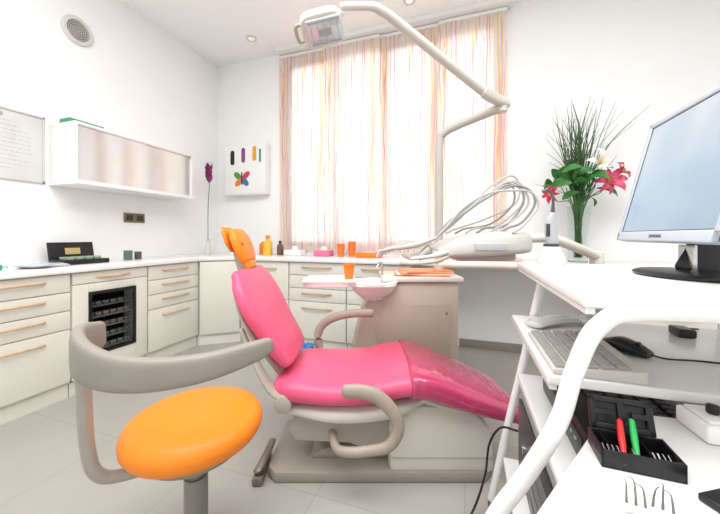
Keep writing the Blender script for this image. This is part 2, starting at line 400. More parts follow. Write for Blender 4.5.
# ---------------------------------------------------------------- stool
sl, sd = -.550, 1.05
root = thing('operator_stool', 'round orange seat stool with grey curved arm support', 'stool', W(sl, sd), A)
T = lambda p: (p[0]-sl, p[1]-sd, p[2])
prof = [(0, .424), (.14, .424), (.18, .427), (.200, .438), (.210, .454), (.2125, .470), (.210, .484), (.200, .499), (.182, .509), (.15, .513), (.08, .515), (0, .515)]
q('seat', lambda m: lathe(m, prof, seg=64), orange, root, ang=60)
q('seat_plate', lambda m: lathe(m, [(0, .375), (.07, .375), (.15, .395), (.16, .424), (0, .424)]), stoolg, root)
band = [(-.800, .965, .798), (-.797, .90, .795), (-.762, .845, .787), (-.70, .80, .774), (-.61, .772, .762), (-.50, .768, .760), (-.39, .80, .766), (-.30, .865, .778), (-.265, .90, .785)]
br_ = [(.014, .040), (.017, .054), (.018, .058), (.018, .052), (.018, .046), (.018, .040), (.018, .035), (.017, .029), (.016, .022)]
q('arm_support', lambda m: sweep(m, [T(p) for p in band], br_, seg=28, sub=8, up=(0, 0, 1), ex=3.6), stoolg, root)
q('support_tube', lambda m: sweep(m, [T(p) for p in [(-.768, .868, .77), (-.772, .875, .66), (-.775, .89, .50), (-.765, .91, .41), (-.72, .95, .375), (-.57, 1.04, .375)]], [.018]*6, seg=14), M('stool_tube', (168, 162, 154), .35, .2), root)
q('gas_column', lambda m: (cyl(m, (0, 0, .04), (0, 0, .30), .037), cyl(m, (0, 0, .30), (0, 0, .38), .028)), M('stool_column', (140, 136, 130), .3, .3), root)
q('round_foot', lambda m: lathe(m, [(0, 0), (.17, 0), (.175, .008), (.16, .02), (.05, .035), (0, .04)]), stoolg, root)

# ---------------------------------------------------------------- dental chair
root = thing('dental_chair', 'reclining dental chair with pink cushions and orange headrest', 'chair', W(0, 1.6), A)
U = lambda w_: (0, w_, 0)
q('seat_cushion', lambda m: loft(m, [((-.36, .0, .405), U(.21), (0, 0, .052)), ((-.30, 0, .405), U(.24), (0, 0, .064)), ((-.12, 0, .40), U(.264), (0, 0, .062)), ((.04, -.0, .408), U(.267), (0, 0, .062)), ((.17, -.005, .437), U(.266), (-.012, 0, .062)), ((.24, -.01, .447), U(.262), (.0, 0, .062))], ex=3.0, endr=.04), pinkm, root)
q('leg_cushion', lambda m: loft(m, [((.235, -.01, .448), U(.268), (.008, 0, .066)), ((.31, -.015, .437), U(.264), (.016, 0, .060)), ((.40, -.02, .406), U(.255), (.018, 0, .056)), ((.52, -.03, .362), U(.235), (.016, 0, .050)), ((.63, -.04, .324), U(.212), (.014, 0, .044)), ((.695, -.045, .303), U(.195), (.012, 0, .038))], ex=4.0, endr=.024), pinkd, root)
def V2(ax, az, t): L = math.hypot(ax, az); return (ax*t/L, 0, az*t/L)
q('backrest_cushion', lambda m: loft(m, [((-.345, .0, .525), U(.19), V2(.9, .35, .040)), ((-.38, 0, .575), U(.205), V2(.9, .38, .050)), ((-.425, .0, .65), U(.225), V2(.9, .42, .046)), ((-.485, 0, .76), U(.256), V2(.9, .42, .044)), ((-.535, 0, .855), U(.240), V2(.9, .42, .042)), ((-.562, 0, .91), U(.195), V2(.9, .42, .034))], ex=3.2, endr=.03), pinkm, root)
q('backrest_shell', lambda m: loft(m, [((-.38, .0, .44), U(.12), V2(.9, .35, .02)), ((-.435, 0, .56), U(.18), V2(.9, .38, .022)), ((-.49, .0, .66), U(.215), V2(.9, .42, .02)), ((-.545, 0, .78), U(.215), V2(.9, .42, .018)), ((-.585, 0, .87), U(.16), V2(.9, .42, .014))], ex=2.6, endr=.012), grey, root)
for s in (-1, 1):
    q('back_bracket', lambda m: sweep(m, [(-.33, s*.19, .37), (-.40, s*.20, .42), (-.47, s*.205, .55), (-.53, s*.20, .68)], [(.014, .032), (.014, .036), (.012, .028), (.01, .016)], up=(0, 1, 0)), grey, root)
    q('hinge_cover', lambda m: cyl(m, (-.34, s*.18, .36), (-.34, s*.235, .36), .04, b=.008), grey, root)
hr = q('headrest', lambda m: sweep(m, [(-.575, 0, .87), (-.605, 0, .96), (-.63, 0, 1.06)], [(.03, .008)]*3, up=(0, 1, 0)), grey, root)
q('head_cushion', lambda m: loft(m, [((-.573, 0, .985), U(.085), V2(1, .45, .022)), ((-.590, 0, 1.03), U(.098), V2(1, .42, .028)), ((-.612, 0, 1.085), U(.098), V2(1, .4, .027)), ((-.626, 0, 1.115), U(.082), V2(1, .4, .022))], ex=3.0, endr=.022), orange, hr, ang=60)
q('rear_cushion', lambda m: loft(m, [((-.640, 0, 1.03), U(.06), V2(1, .45, .010)), ((-.655, 0, 1.07), U(.074), V2(1, .42, .014)), ((-.672, 0, 1.115), U(.070), V2(1, .4, .014)), ((-.680, 0, 1.135), U(.058), V2(1, .4, .010))], ex=2.8, endr=.010), orange, hr, ang=60)
q('neck_cushion', lambda m: loft(m, [((-.556, 0, .945), U(.065), V2(1, .5, .016)), ((-.564, 0, .962), U(.070), V2(1, .5, .018))], ex=2.6, endr=.012), orange, hr, ang=60)
q('cushion_button', lambda m: [lathe(m, [(0, 0), (.009, 0), (.007, .003), (0, .004)], c=(-.575, s_*.05-.02, 1.062), rot=Matrix.Rotation(1.2, 4, 'Y'), seg=12) for s_ in (-1, 1)], M('button_brown', (170, 90, 24), .5), hr)
q('seat_shell', lambda m: loft(m, [((-.34, 0, .318), U(.20), (0, 0, .026)), ((-.1, 0, .308), U(.25), (0, 0, .044)), ((.15, 0, .328), U(.245), (0, 0, .044)), ((.28, 0, .355), U(.2), (0, 0, .024))], ex=3.4, endr=.02), wplast, root)
q('leg_shell', lambda m: loft(m, [((.28, -.01, .365), U(.2), (0.01, 0, .018)), ((.45, -.02, .312), U(.18), (.01, 0, .018)), ((.62, -.03, .262), U(.13), (.01, 0, .012))], ex=3.4, endr=.01), wplast, root)
q('lift_arm', lambda m: prism(m, [(-.33, .22), (-.28, .29), (.22, .29), (.22, .13), (.05, .11), (-.05, .15), (-.30, .16)], -.17, .17, XZ, .015), grey, root)
q('pedestal', lambda m: prism(m, [(.13, .03), (.61, .03), (.60, .22), (.53, .30), (.42, .335), (.18, .34), (.13, .26)], -.20, .20, XZ, .03), wplast, root)
q('pedestal_seam', lambda m: prism(m, [(.145, .105), (.595, .105), (.594, .111), (.145, .111)], -.2025, .2025, XZ), grey, root)
q('base_plate', lambda m: prism(m, [(-.38, -.21), (.56, -.21), (.60, -.17), (.60, .19), (.56, .22), (-.38, .22), (-.42, .18), (-.42, -.17)], 0, .05, XYZ, .012), basem, root)
q('lower_link', lambda m: prism(m, [(-.24, .05), (.2, .05), (.2, .11), (-.10, .11), (-.18, .09)], -.12, .12, XZ, .01), basem, root)
q('armrest', lambda m: sweep(m, [(-.06, -.315, .462), (.0, -.32, .463), (.07, -.325, .445), (.13, -.33, .39), (.155, -.33, .32), (.12, -.33, .25), (.04, -.325, .225), (-.05, -.315, .212), (-.10, -.27, .20), (-.13, -.16, .20)], [(.028, .017), (.030, .018), (.030, .019), (.028, .020), (.026, .020), (.024, .019), (.022, .018), (.021, .018), (.02, .018), (.02, .018)], seg=18, up=(0, 1, 0.01)), M('armrest_taupe', (166, 154, 140), .4), root)
q('armrest', lambda m: sweep(m, [(.07, .33, .625), (-.04, .335, .622), (-.15, .335, .60), (-.23, .335, .555), (-.26, .33, .48), (-.24, .32, .38), (-.20, .22, .33)], [(.018, .026)]*7, seg=16, up=(0, 0, 1)), MATS['armrest_taupe'], root)
# foot control
root = thing('foot_control', 'bronze grey foot control pedal beside the chair base', 'pedal', W(-.43, 1.42), A+.1)
q('housing', lambda m: prism(m, [(-.05, -.05), (.0, -.05), (.0, .16), (-.03, .17)], 0, .04, XYZ, .01), bronze, root)
q('pedal_bar', lambda m: sweep(m, [(-.03, -.03, .055), (.0, .05, .085), (.01, .13, .09)], [(.018, .008)]*3, up=(0, 0, 1)), bronze, root)
q('pedal_disc', lambda m: cyl(m, (-.02, -.02, .04), (-.02, -.02, .06), .02, b=.004), dark, root)

# ---------------------------------------------------------------- dental unit
ul, ud = .3, 2.2
root = thing('dental_unit', 'beige dental treatment unit with spittoon, lamp and instrument table', 'dental unit', W(ul, ud), A)
D = lambda l, d, z: (l-ul, d-ud, z)
armm = M('arm_grey_white', (188, 183, 174), .35, var=.02)
q('cabinet_body', lambda m: prism(m, [(-.06-ul, 0), (.64-ul, 0), (.645-ul, .80), (.16-ul, .80), (.08-ul, .76), (.0-ul, .55), (-.06-ul, .30)], -.17, .2, XZ, .02), beige, root)
q('front_panel', lambda m: prism(m, [(.14-ul, .06), (.59-ul, .06), (.59-ul, .66), (.16-ul, .66), (.10-ul, .5)], -.178, -.165, XZ, .004), M('unit_panel', (184, 170, 155), .4), root)
q('cabinet_top', lambda m: prism(m, [(.14-ul, -.19), (.67-ul, -.19), (.68-ul, .21), (.14-ul, .21)], .80, .835, XYZ, .012), wplast, root)
q('panel_lock', lambda m: cyl(m, D(.56, 2.02, .6), D(.56, 2.035, .6), .008), chrome, root)
# spittoon
sp_ = q('spittoon', lambda m: (loft(m, [(D(.085, 2.04, .70), (.07, 0, 0), (0, .06, 0)), (D(.085, 2.03, .74), (.12, 0, 0), (0, .10, 0)), (D(.085, 2.02, .79), (.15, 0, 0), (0, .13, 0))], ex=2.8, endr=.01), lathe(m, [(.155, .79), (.158, .805), (.145, .815), (.128, .81), (.128, .79)], c=D(.085, 2.02, 0), sx=1, sy=.88), sweep(m, [D(.14, 2.14, .74), D(.10, 2.08, .72), D(.09, 2.04, .71)], .04)), M('bowl_porcelain', (238, 236, 232), .15, coat=.4), root)
q('rinse_spout', lambda m: sweep(m, [D(.15, 2.14, .78), D(.15, 2.14, .90), D(.13, 2.10, .92), D(.11, 2.07, .89)], .007), chrome, sp_)
q('side_tray', lambda m: (loft(m, [(D(-.19, 1.98, .795), (.16, 0, 0), (0, .105, 0)), (D(-.19, 1.98, .822), (.17, 0, 0), (0, .112, 0))], ex=5, endr=.006), box(m, D(-.19, 1.871, .828), (.31, .008, .018), .003), box(m, D(-.19, 2.089, .828), (.31, .008, .018), .003), sweep(m, [D(-.10, 1.98, .79), D(.0, 2.08, .77), D(.08, 2.14, .75)], [(.03, .015)]*3, up=(0, 0, 1))), white, root)
# column and lamp arm
col = q('column', lambda m: (cyl(m, D(.557, 2.2, .83), D(.557, 2.2, .90), .04, b=.006), sweep(m, [D(.557, 2.2, .88), D(.557, 2.2, 1.4), D(.558, 2.2, 1.74), D(.585, 2.18, 1.815), D(.66, 2.13, 1.85), D(.80, 2.02, 1.885), D(.87, 1.97, 1.90)], [.027, .027, .027, .027, .028, .028, .028], seg=16)), armm, root)
la = q('lamp_arm', lambda m: (cyl(m, D(.89, 1.96, 1.875), D(.89, 1.96, 1.965), .03, b=.006),
      loft(m, [(D(.93, 1.97, 1.93), (0, .032, 0), (0, 0, .026)), (D(.82, 1.91, 1.94), (0, .03, 0), (0.01, 0, .028)), (D(.74, 1.86, 1.955), (0, .03, 0), (0.012, 0, .03))], ex=3, endr=.01),
      sweep(m, [D(.75, 1.87, 1.95), D(.44, 1.70, 2.068), D(.17, 1.56, 2.178), D(.10, 1.52, 2.195), D(.05, 1.50, 2.20), D(-.08, 1.48, 2.185)], [.026, .025, .024, .022, .02, .018], seg=16)), M('lamp_arm_white', (204, 199, 190), .3, var=.02), root)
def hd(f):
    R_ = Matrix.Rotation(math.radians(-14), 4, 'Y') @ Matrix.Rotation(math.radians(-26), 4, 'X') @ Matrix.Scale(.9, 4); t = bmesh.new(); f(t)
    bmesh.ops.transform(t, matrix=Matrix.Translation(Vector(D(-.18, 1.46, 2.085))) @ R_, verts=t.verts[:]); return t
def lampfn(f): return lambda m: merge(m, hd(f))
lh = q('lamp_head', lampfn(lambda t: (loft(t, [((0, 0, -.045), (.108, 0, 0), (0, .088, 0)), ((0, 0, 0), (.105, 0, 0), (0, .082, 0)), ((0, 0, .045), (.08, 0, 0), (0, .05, 0))], ex=4, endr=.012),
      [box(t, (-.07+k*.02, 0, .056), (.006, .08, .02), .002) for k in range(8)], cyl(t, (.04, 0, .03), (.12, .03, .11), .02))), wplast, root)
q('lamp_glass', lampfn(lambda t: box(t, (0.008, 0, -.060), (.175, .135, .012), .005)), M('lamp_glass', (205, 212, 215), .06, .3, emis=.12, coat=.8), lh)
q('lamp_reflector', lampfn(lambda t: (box(t, (0.008, 0, -.068), (.06, .035, .006), .002), box(t, (.008, .055, -.067), (.16, .010, .004)), box(t, (.008, -.055, -.067), (.16, .010, .004)), [box(t, (-.06+.034*k, 0, -.0665), (.003, .10, .002)) for k in range(5)])), M('lamp_centre', (168, 174, 178), .2), lh)
q('lamp_handle', lampfn(lambda t: sweep(t, [(-.10, -.04, -.03), (-.13, -.04, -.035), (-.136, 0, -.035), (-.13, .04, -.035), (-.10, .04, -.03)], .009)), grey, lh)
# instrument table
tablem = M('table_offwhite', (208, 206, 200), .3, var=.01)
it = q('instrument_table', lambda m: (loft(m, [(D(.38, 1.60, 1.02), (0, .12, 0), (0, 0, .024)), (D(.46, 1.60, 1.042), (0, .16, 0), (0, 0, .044)), (D(.62, 1.61, 1.060), (0, .175, 0), (0, 0, .058)), (D(.76, 1.63, 1.068), (0, .17, 0), (0, 0, .058)), (D(.82, 1.65, 1.066), (0, .15, 0), (0, 0, .052))], ex=5.0, endr=.016)), tablem, root)
q('control_panel', lambda m: box(m, D(.60, 1.430, 1.050), (.15, .012, .034), .003), M('keypad', (186, 188, 188), .3), it)
q('underside_box', lambda m: loft(m, [(D(.50, 1.62, .992), (0, .09, 0), (0, 0, .018)), (D(.76, 1.63, .996), (0, .09, 0), (0, 0, .022))], ex=4, endr=.012), grey, it)
q('instrument_rail', lambda m: (loft(m, [(D(.24, 1.60, .995), (0, .17, 0), (0, 0, .012)), (D(.34, 1.60, 1.008), (0, .17, 0), (0, 0, .016)), (D(.42, 1.60, 1.025), (0, .14, 0), (0, 0, .018))], ex=3, endr=.008)), tablem, it)
q('table_handle', lambda m: sweep(m, [D(.42, 1.47, 1.005), D(.34, 1.41, .985), D(.25, 1.41, .975), D(.19, 1.46, .972)], .008), grey, it)
hosem = M('hose_grey', (138, 136, 132), .35); hosel = M('hose_light', (182, 180, 176), .35)
random.seed(21)
for k in range(7):
    dd_ = 1.455+k*.046; g = .026*k; f_ = (k-3)*.014; j1, j2, j3 = random.uniform(-.022, .022), random.uniform(-.025, .025), random.uniform(-.03, .03)
    q('holder', lambda m: (cyl(m, D(.27+.01*k, dd_, .995), D(.325+.01*k, dd_, 1.04), .014, .017, seg=14)), dark if k % 2 else grey, it)
    q('handpiece', lambda m: (sweep(m, [D(.09+.02*k, dd_-f_, 1.025+.006*k), D(.15+.016*k, dd_-f_*.5, 1.040+.005*k), D(.26+.01*k, dd_, 1.058), D(.35+g*.4, dd_, 1.09)], [.006, .010, .013, .008], seg=12), cyl(m, D(.095+.02*k, dd_-f_, 1.028+.006*k), D(.082+.02*k, dd_-f_, .998+.006*k), .008)), chrome if k % 2 else armm, root)
    q('hose', lambda m: sweep(m, [D(.35+g*.4, dd_, 1.09), D(.42+g*.5+j1, dd_, 1.145+g*.2), D(.50+g*.7+j1, dd_, 1.225+g*.35+j2), D(.60+g*.85, dd_+.01, 1.29+g*.5+j2), D(.71+g*.7+j3, dd_+.02, 1.33+g*.55+j1), D(.80+g*.45+j3, dd_+.02, 1.305+g*.5), D(.835+g*.1+j3*.6, dd_+.02, 1.245+g*.2), D(.80-g*.7, dd_+.01, 1.18+j2), D(.75-g*1.4, dd_, 1.14), D(.71-g*1.5, dd_, 1.115)], .0056, seg=8), hosem if k % 2 else hosel, root)
q('swing_arm', lambda m: (sweep(m, [D(.80, 1.66, 1.075), D(1.0, 1.68, 1.09), D(1.18, 1.72, 1.04), D(1.34, 1.78, .985)], [(.03, .024), (.03, .026), (.03, .026), (.03, .024)], seg=16, up=(0, 0, 1)),
   cyl(m, D(1.35, 1.785, .90), D(1.35, 1.785, 1.01), .035, b=.006), sweep(m, [D(1.35, 1.785, .915), D(.95, 1.98, .905), D(.56, 2.19, .90)], [(.022, .02)]*3, up=(0, 0, 1))), wplast, root)
# cup on tray
root = thing('drinking_cup', 'orange plastic cup on the spittoon side tray', 'cup', W(-.07, 1.985, .829), 0)
q('cup_wall', lambda m: lathe(m, [(0, 0), (.026, 0), (.036, .088), (.038, .09), (.034, .088), (.024, .004), (0, .004)]), orangep, root)
q('rim', lambda m: lathe(m, [(.035, .087), (.039, .087), (.039, .092), (.035, .092)]), orangep, root)
# tray + orange papers on unit
root = thing('paper_stack', 'orange and white paper sheets lying on the unit top', 'papers', W(.43, 2.17, .836), A)
for k in range(5):
    q('sheet', lambda m: box(m, (.008*k-.01, .0, .004+.006*k), (.36-.01*k, .24, .005), rot=Matrix.Rotation(.06*(k-2), 4, 'Z')), [orangep, paperw, orangep, M('paper_pink', (250, 190, 170), .6), orangep][k], root, label=['orange sheet', 'white sheet', 'orange sheet', 'pale pink sheet', 'orange sheet'][k])

# ---------------------------------------------------------------- blue bag
def bag(m):
    random.seed(4); R = []
    for i, (r_, z_) in enumerate([(0.001, 0), (.10, .0), (.135, .06), (.14, .13), (.12, .19), (.09, .24), (.05, .27), (.065, .30), (.05, .31), (.001, .285)]):
        R.append([Vector((r_*(1+random.uniform(-.12, .12))*math.cos(2*math.pi*j/28), r_*(1+random.uniform(-.12, .12))*math.sin(2*math.pi*j/28), max(0, z_+(random.uniform(-.01, .01) if i > 1 else 0)))) for j in range(28)])
    rings(m, R)
root = thing('plastic_bag', 'crumpled blue plastic bag tied at the top', 'bag', W(-.40, 2.28), A)
q('bag_body', bag, bluem, root, ang=20)
q('bag_tie', lambda m: lathe(m, [(.045, .262), (.056, .262), (.056, .272), (.045, .272)]), white, root)

# ---------------------------------------------------------------- computer cart
root = thing('computer_cart', 'white tubular metal trolley with several shelves', 'trolley', (0, 0, 0))
q('side_frame', lambda m: sweep(m, [(-.01, .6, .06), (.0, .6, .42), (.04, .6, .58), (.10, .6, .69), (.148, .6, .79), (.172, .6, .88), (.205, .6, .955), (.27, .6, .983), (.5, .6, .985), (.70, .6, .985), (.76, .6, .97), (.79, .6, .92), (.80, .6, .74), (.80, .6, .06)], .0142, seg=16, sub=6), tube_w, root)
q('side_frame', lambda m: sweep(m, [(.10, 1.34, .06), (.155, 1.34, .34), (.21, 1.34, .60), (.262, 1.34, .86), (.285, 1.34, .94), (.34, 1.34, .972), (.5, 1.34, .975), (.70, 1.34, .975), (.76, 1.34, .96), (.79, 1.34, .92), (.80, 1.34, .74), (.80, 1.34, .06)], .0142, seg=16, sub=6), tube_w, root)
def shelf(x0, x1, y0, y1, z): return lambda m: (box2(m, (x0, y0, z-.022), (x1, y1, z), .005), box2(m, (x0+.004, y0+.004, z-.032), (x0+.018, y1-.004, z-.021)))
q('top_shelf', shelf(.19, .80, .62, 1.325, 1.0), tube_w, root)
q('shelf', shelf(.17, .79, .77, 1.32, .80), tube_w, root)
q('shelf', shelf(.19, .79, .77, 1.32, .58), tube_w, root)
q('shelf', shelf(.14, .79, .77, 1.32, .25), tube_w, root)
for z in (.785, .565, .235):
    q('shelf_rail', lambda m: sweep(m, [(.78, .6, z), (.78, .97, z), (.78, 1.34, z)], .010), tube_w, root)
for (x_, y_) in ((-.01, .6), (.10, 1.34), (.8, .6), (.8, 1.34)):
    q('caster', lambda m: (cyl(m, (x_-.012, y_, .03), (x_+.012, y_, .03), .03, b=.004), cyl(m, (x_, y_, .03), (x_, y_, .07), .01)), dark, root)
# monitor
root = thing('computer_monitor', 'flat screen monitor in silver bezel on black stand', 'monitor', (.53, .99, 1.001))
MT = Matrix.Translation((-.02, 0, .261)) @ Matrix.Rotation(math.radians(14), 4, 'Y')
def tl(f):
    def g(m):
        t = bmesh.new(); f(t); bmesh.ops.transform(t, matrix=MT, verts=t.verts[:]); merge(m, t)
    return g
PW, PH = .208, .182
bz = M('bezel_silver', (184, 190, 198), .35, var=.02)
pn = q('panel', tl(lambda m: (box2(m, (-.012, -PW, -PH), (-.002, -PW+.016, PH), .003), box2(m, (-.012, PW-.016, -PH), (-.002, PW, PH), .003), box2(m, (-.012, -PW, PH-.016), (-.002, PW, PH), .003), box2(m, (-.012, -PW, -PH), (-.002, PW, -PH+.026), .003))), bz, root)
q('rear_housing', tl(lambda m: (box2(m, (-.004, -PW, -PH), (.02, PW, PH), .006), box2(m, (.015, -.13, -.11), (.045, .13, .11), .012))), M('housing_silver', (150, 152, 156), .4), root)
scm = bpy.data.materials.new('screen_display'); scm.use_nodes = True
nt = scm.node_tree; b = nt.nodes['Principled BSDF']; tc = nt.nodes.new('ShaderNodeTexCoord'); sp2 = nt.nodes.new('ShaderNodeSeparateXYZ')
nt.links.new(tc.outputs['Object'], sp2.inputs[0]); mr = nt.nodes.new('ShaderNodeMapRange'); mr.inputs[1].default_value = .0; mr.inputs[2].default_value = .5
n3 = nt.nodes.new('ShaderNodeTexNoise'); n3.inputs['Scale'].default_value = 6; n3.inputs['Detail'].default_value = 1; nt.links.new(tc.outputs['Object'], n3.inputs['Vector'])
nt.links.new(sp2.outputs['Z'], mr.inputs[0]); rr_ = nt.nodes.new('ShaderNodeValToRGB')
rr_.color_ramp.elements[0].color = rgb((166, 196, 214)); rr_.color_ramp.elements[1].color = rgb((228, 236, 242))
e_ = rr_.color_ramp.elements.new(.45); e_.color = rgb((186, 212, 228))
ad = nt.nodes.new('ShaderNodeMath'); ad.operation = 'MULTIPLY_ADD'; ad.inputs[1].default_value = 1.1
nt.links.new(n3.outputs['Fac'], ad.inputs[0])
sb = nt.nodes.new('ShaderNodeMath'); sb.operation = 'SUBTRACT'; sb.inputs[1].default_value = .55
nt.links.new(mr.outputs[0], sb.inputs[0]); nt.links.new(sb.outputs[0], ad.inputs[2])
nt.links.new(ad.outputs[0], rr_.inputs['Fac']); nt.links.new(rr_.outputs['Color'], b.inputs['Emission Color']); b.inputs['Emission Strength'].default_value = .88
b.inputs['Base Color'].default_value = (.02, .02, .03, 1); b.inputs['Roughness'].default_value = .25
q('screen', tl(lambda m: box2(m, (-.0075, -PW+.015, -PH+.025), (-.005, PW-.015, -PH+.350))), scm, root)
q('screen_edge', tl(lambda m: [box2(m, a_, b_) for a_, b_ in (((-.0085, -PW+.014, -PH+.024), (-.0075, -PW+.018, PH-.014)), ((-.0085, PW-.018, -PH+.024), (-.0075, PW-.014, PH-.014)), ((-.0085, -PW+.014, PH-.018), (-.0075, PW-.014, PH-.014)), ((-.0085, -PW+.014, -PH+.024), (-.0075, PW-.014, -PH+.028)))]), black, root)
rm = Matrix.Rotation(math.radians(14), 4, 'Y')
pl = MT @ Vector((-.0125, 0, -PH+.008))
tx = text('bezel_lettering', 'SAMSUNG', .012, M('logo_blue_grey', (60, 70, 100), .4), pn, pl, (0, 0, 0))
tx.matrix_basis = Matrix.Translation(pl) @ rm @ Matrix.Rotation(-math.pi/2, 4, 'Z') @ Matrix.Rotation(math.pi/2, 4, 'X')
q('neck', lambda m: (sweep(m, [(.015, 0, .012), (.03, 0, .08), (.02, 0, .2)], [(.05, .018), (.04, .014), (.04, .014)], up=(0, 1, 0))), black, root)
q('neck_chrome', lambda m: box(m, (-.008, 0, .045), (.008, .06, .065), .003), chrome, root)
q('stand_base', lambda m: lathe(m, [(0, .0), (.13, 0), (.135, .006), (.12, .012), (.03, .018), (0, .018)], sx=.8, sy=1), black, root)
# keyboards
def keyboard(label, loc, scl, m1, m2):
    root = thing('keyboard', label, 'keyboard', loc); root.scale = scl
    q('keyboard_body', lambda m: prism(m, [(-.075, 0), (.08, 0), (.08, .026), (-.075, .012)], -.20, .20, lambda a_, b_, c_: Vector((a_, c_, b_)), .003), m1, root)
    def keys(m):
        for r_ in range(5):
            for c_ in range(15):
                x_ = -.058+r_*.026; h = .012+(x_+.075)/.155*.014
                box(m, (x_, -.18+c_*.0257, h+.003), (.021, .020, .008), .002, seg=1)
    q('keys', keys, m2, root, kind='stuff')
keyboard('off-white computer keyboard on the trolley shelf', (.262, .915, .8005), (1.08, .70, 1), M('kb_body', (206, 203, 197), .5), M('kb_keys', (160, 157, 152), .5))
root = thing('computer_mouse', 'black computer mouse with cable', 'mouse', (.392, .985, .8005), .7); root.scale = (.88, .88, .95)
q('mouse_body', lambda m: loft(m, [((-.0, -.052, .012), (.024, 0, 0), (0, 0, .011)), ((0, -.03, .016), (.031, 0, 0), (0, 0, .0155)), ((0, .01, .0195), (.033, 0, 0), (0, 0, .019)), ((0, .045, .014), (.028, 0, 0), (0, 0, .0135))], ex=2.4, endr=.012), black, root)
q('scroll_wheel', lambda m: cyl(m, (-.003, -.035, .031), (.003, -.035, .031), .006), dark, root)
q('cable', lambda m: sweep(m, [(0, -.062, .012), (.03, -.085, .005), (.09, -.12, .004), (.15, -.17, .004), (.22, -.20, .004)], .0025, seg=8), black, root)
root = thing('plastic_wrap', 'crumpled clear white plastic sleeve on the shelf', 'plastic sleeve', (.28, 1.20, .8005), .7)
q('sleeve', lambda m: sweep(m, [(-.09, 0, .012), (-.03, .01, .014), (.04, 0, .016), (.09, -.02, .012)], [(.03, .010), (.036, .012), (.034, .014), (.02, .010)], up=(0, 0, 1)), M('sleeve_white', (205, 206, 204), .15), root)
q('sleeve_end', lambda m: cyl(m, (.09, -.02, .014), (.11, -.028, .014), .014), white, root)
# devices on lower shelves
root = thing('modem', 'flat black electronic box with cable ports', 'modem', (.40, 1.0, .5805))
q('case', lambda m: box2(m, (-.15, -.20, 0), (.3, .2, .085), .006), black, root)
q('faceplate', lambda m: box2(m, (-.154, -.18, .02), (-.149, .18, .065), .001), dark, root)
q('status_light', lambda m: [box2(m, (-.156, -.15+.03*k, .045), (-.153, -.14+.03*k, .05)) for k in range(4)], M('led_green', (90, 200, 110), .4, emis=.3), root)
keyboard('black spare keyboard lying on the electronic box', (.40, .975, .6665), (1.2, .85, 1), black, dark)
root = thing('desktop_computer', 'grey desktop computer lying on the trolley shelf', 'computer', (.38, 1.04, .2505))
q('case', lambda m: box2(m, (-.18, -.25, 0), (.3, .25, .26), .008), M('pc_grey', (150, 150, 150), .4), root)
q('front_bezel', lambda m: box2(m, (-.192, -.245, .01), (-.179, .245, .25), .004), dark, root)
for k in range(4):
    q('drive_bay', lambda m: box2(m, (-.196, -.22, .03+k*.05), (-.191, .02, .065+k*.05), .001), M('bay_grey', (110, 110, 112), .4), root)
q('power_button', lambda m: cyl(m, (-.198, .12, .14), (-.191, .12, .14), .014), chrome, root)
# dental device on cart
root = thing('curing_light', 'grey-white handheld dental device upright in its charging base', 'dental device', (.290, 1.265, 1.0005))
q('charging_base', lambda m: lathe(m, [(0, 0), (.043, 0), (.046, .010), (.040, .03), (.030, .055), (.026, .062), (0, .062)]), wplast, root)
q('base_collar', lambda m: lathe(m, [(0, .060), (.025, .060), (.024, .072), (0, .072)]), dark, root)
q('grip', lambda m: sweep(m, [(.004, 0, .07), (.0, 0, .11), (-.002, 0, .15), (.004, 0, .175)], [(.017, .02), (.016, .021), (.014, .018), (.010, .012)]), M('device_grey', (178, 178, 180), .3), root)
q('light_tip', lambda m: sweep(m, [(.004, 0, .17), (.006, 0, .21), (.004, 0, .245), (-.010, 0, .262), (-.022, 0, .258)], [.008, .005, .0045, .0045, .006], seg=10), M('tip_dark', (96, 92, 100), .2, .5), root)
q('button_panel', lambda m: box(m, (-.012, -.013, .12), (.012, .010, .045), .003, rot=Matrix.Rotation(.7, 4, 'Z')), dark, root)
root = thing('power_brick', 'small black power adapter on the shelf', 'adapter', (.62, 1.20, .8005))
q('adapter_case', lambda m: box2(m, (-.02, -.03, 0), (.02, .03, .025), .005), black, root)
q('adapter_lead', lambda m: sweep(m, [(.0, .03, .012), (.03, .07, .006), (.08, .08, .004)], .003, seg=8), black, root)
# cable hanging from cart
q('power_cable', lambda m: sweep(m, [(.185, 1.29, .375), (.13, 1.30, .37), (.09, 1.30, .30), (.075, 1.30, .18), (.04, 1.29, .06), (.0, 1.25, .006), (-.05, 1.15, .006)], .0042, seg=8, sub=8), black, label='thin black power cable hanging from the trolley', cat='cable')

# ---------------------------------------------------------------- near side trolley
cor = [W(.500, .636), W(.735, .575), W(.52, .16), W(.06, .26)]
root = thing('side_trolley', 'white side cabinet with rounded worktop holding tools', 'trolley', (0, 0, 0))
q('trolley_top', lambda m: prism(m, [(c.x, c.y) for c in cor], .725, .75, XYZ, .008), topm, root)
ins = [Vector((sum(c.x for c in cor)/4, sum(c.y for c in cor)/4))]*4
pin = [(c.x*.88+ins[0].x*.12, c.y*.88+ins[0].y*.12) for c in cor]
q('trolley_body', lambda m: prism(m, pin, .08, .725, XYZ, .006), white, root)
for p in pin:
    p2 = (p[0]*.85+ins[0].x*.15, p[1]*.85+ins[0].y*.15)
    q('caster', lambda m: (cyl(m, (p2[0]-.012, p2[1], .03), (p2[0]+.012, p2[1], .03), .03), cyl(m, (p2[0], p2[1], .03), (p2[0], p2[1], .08), .01)), dark, root)
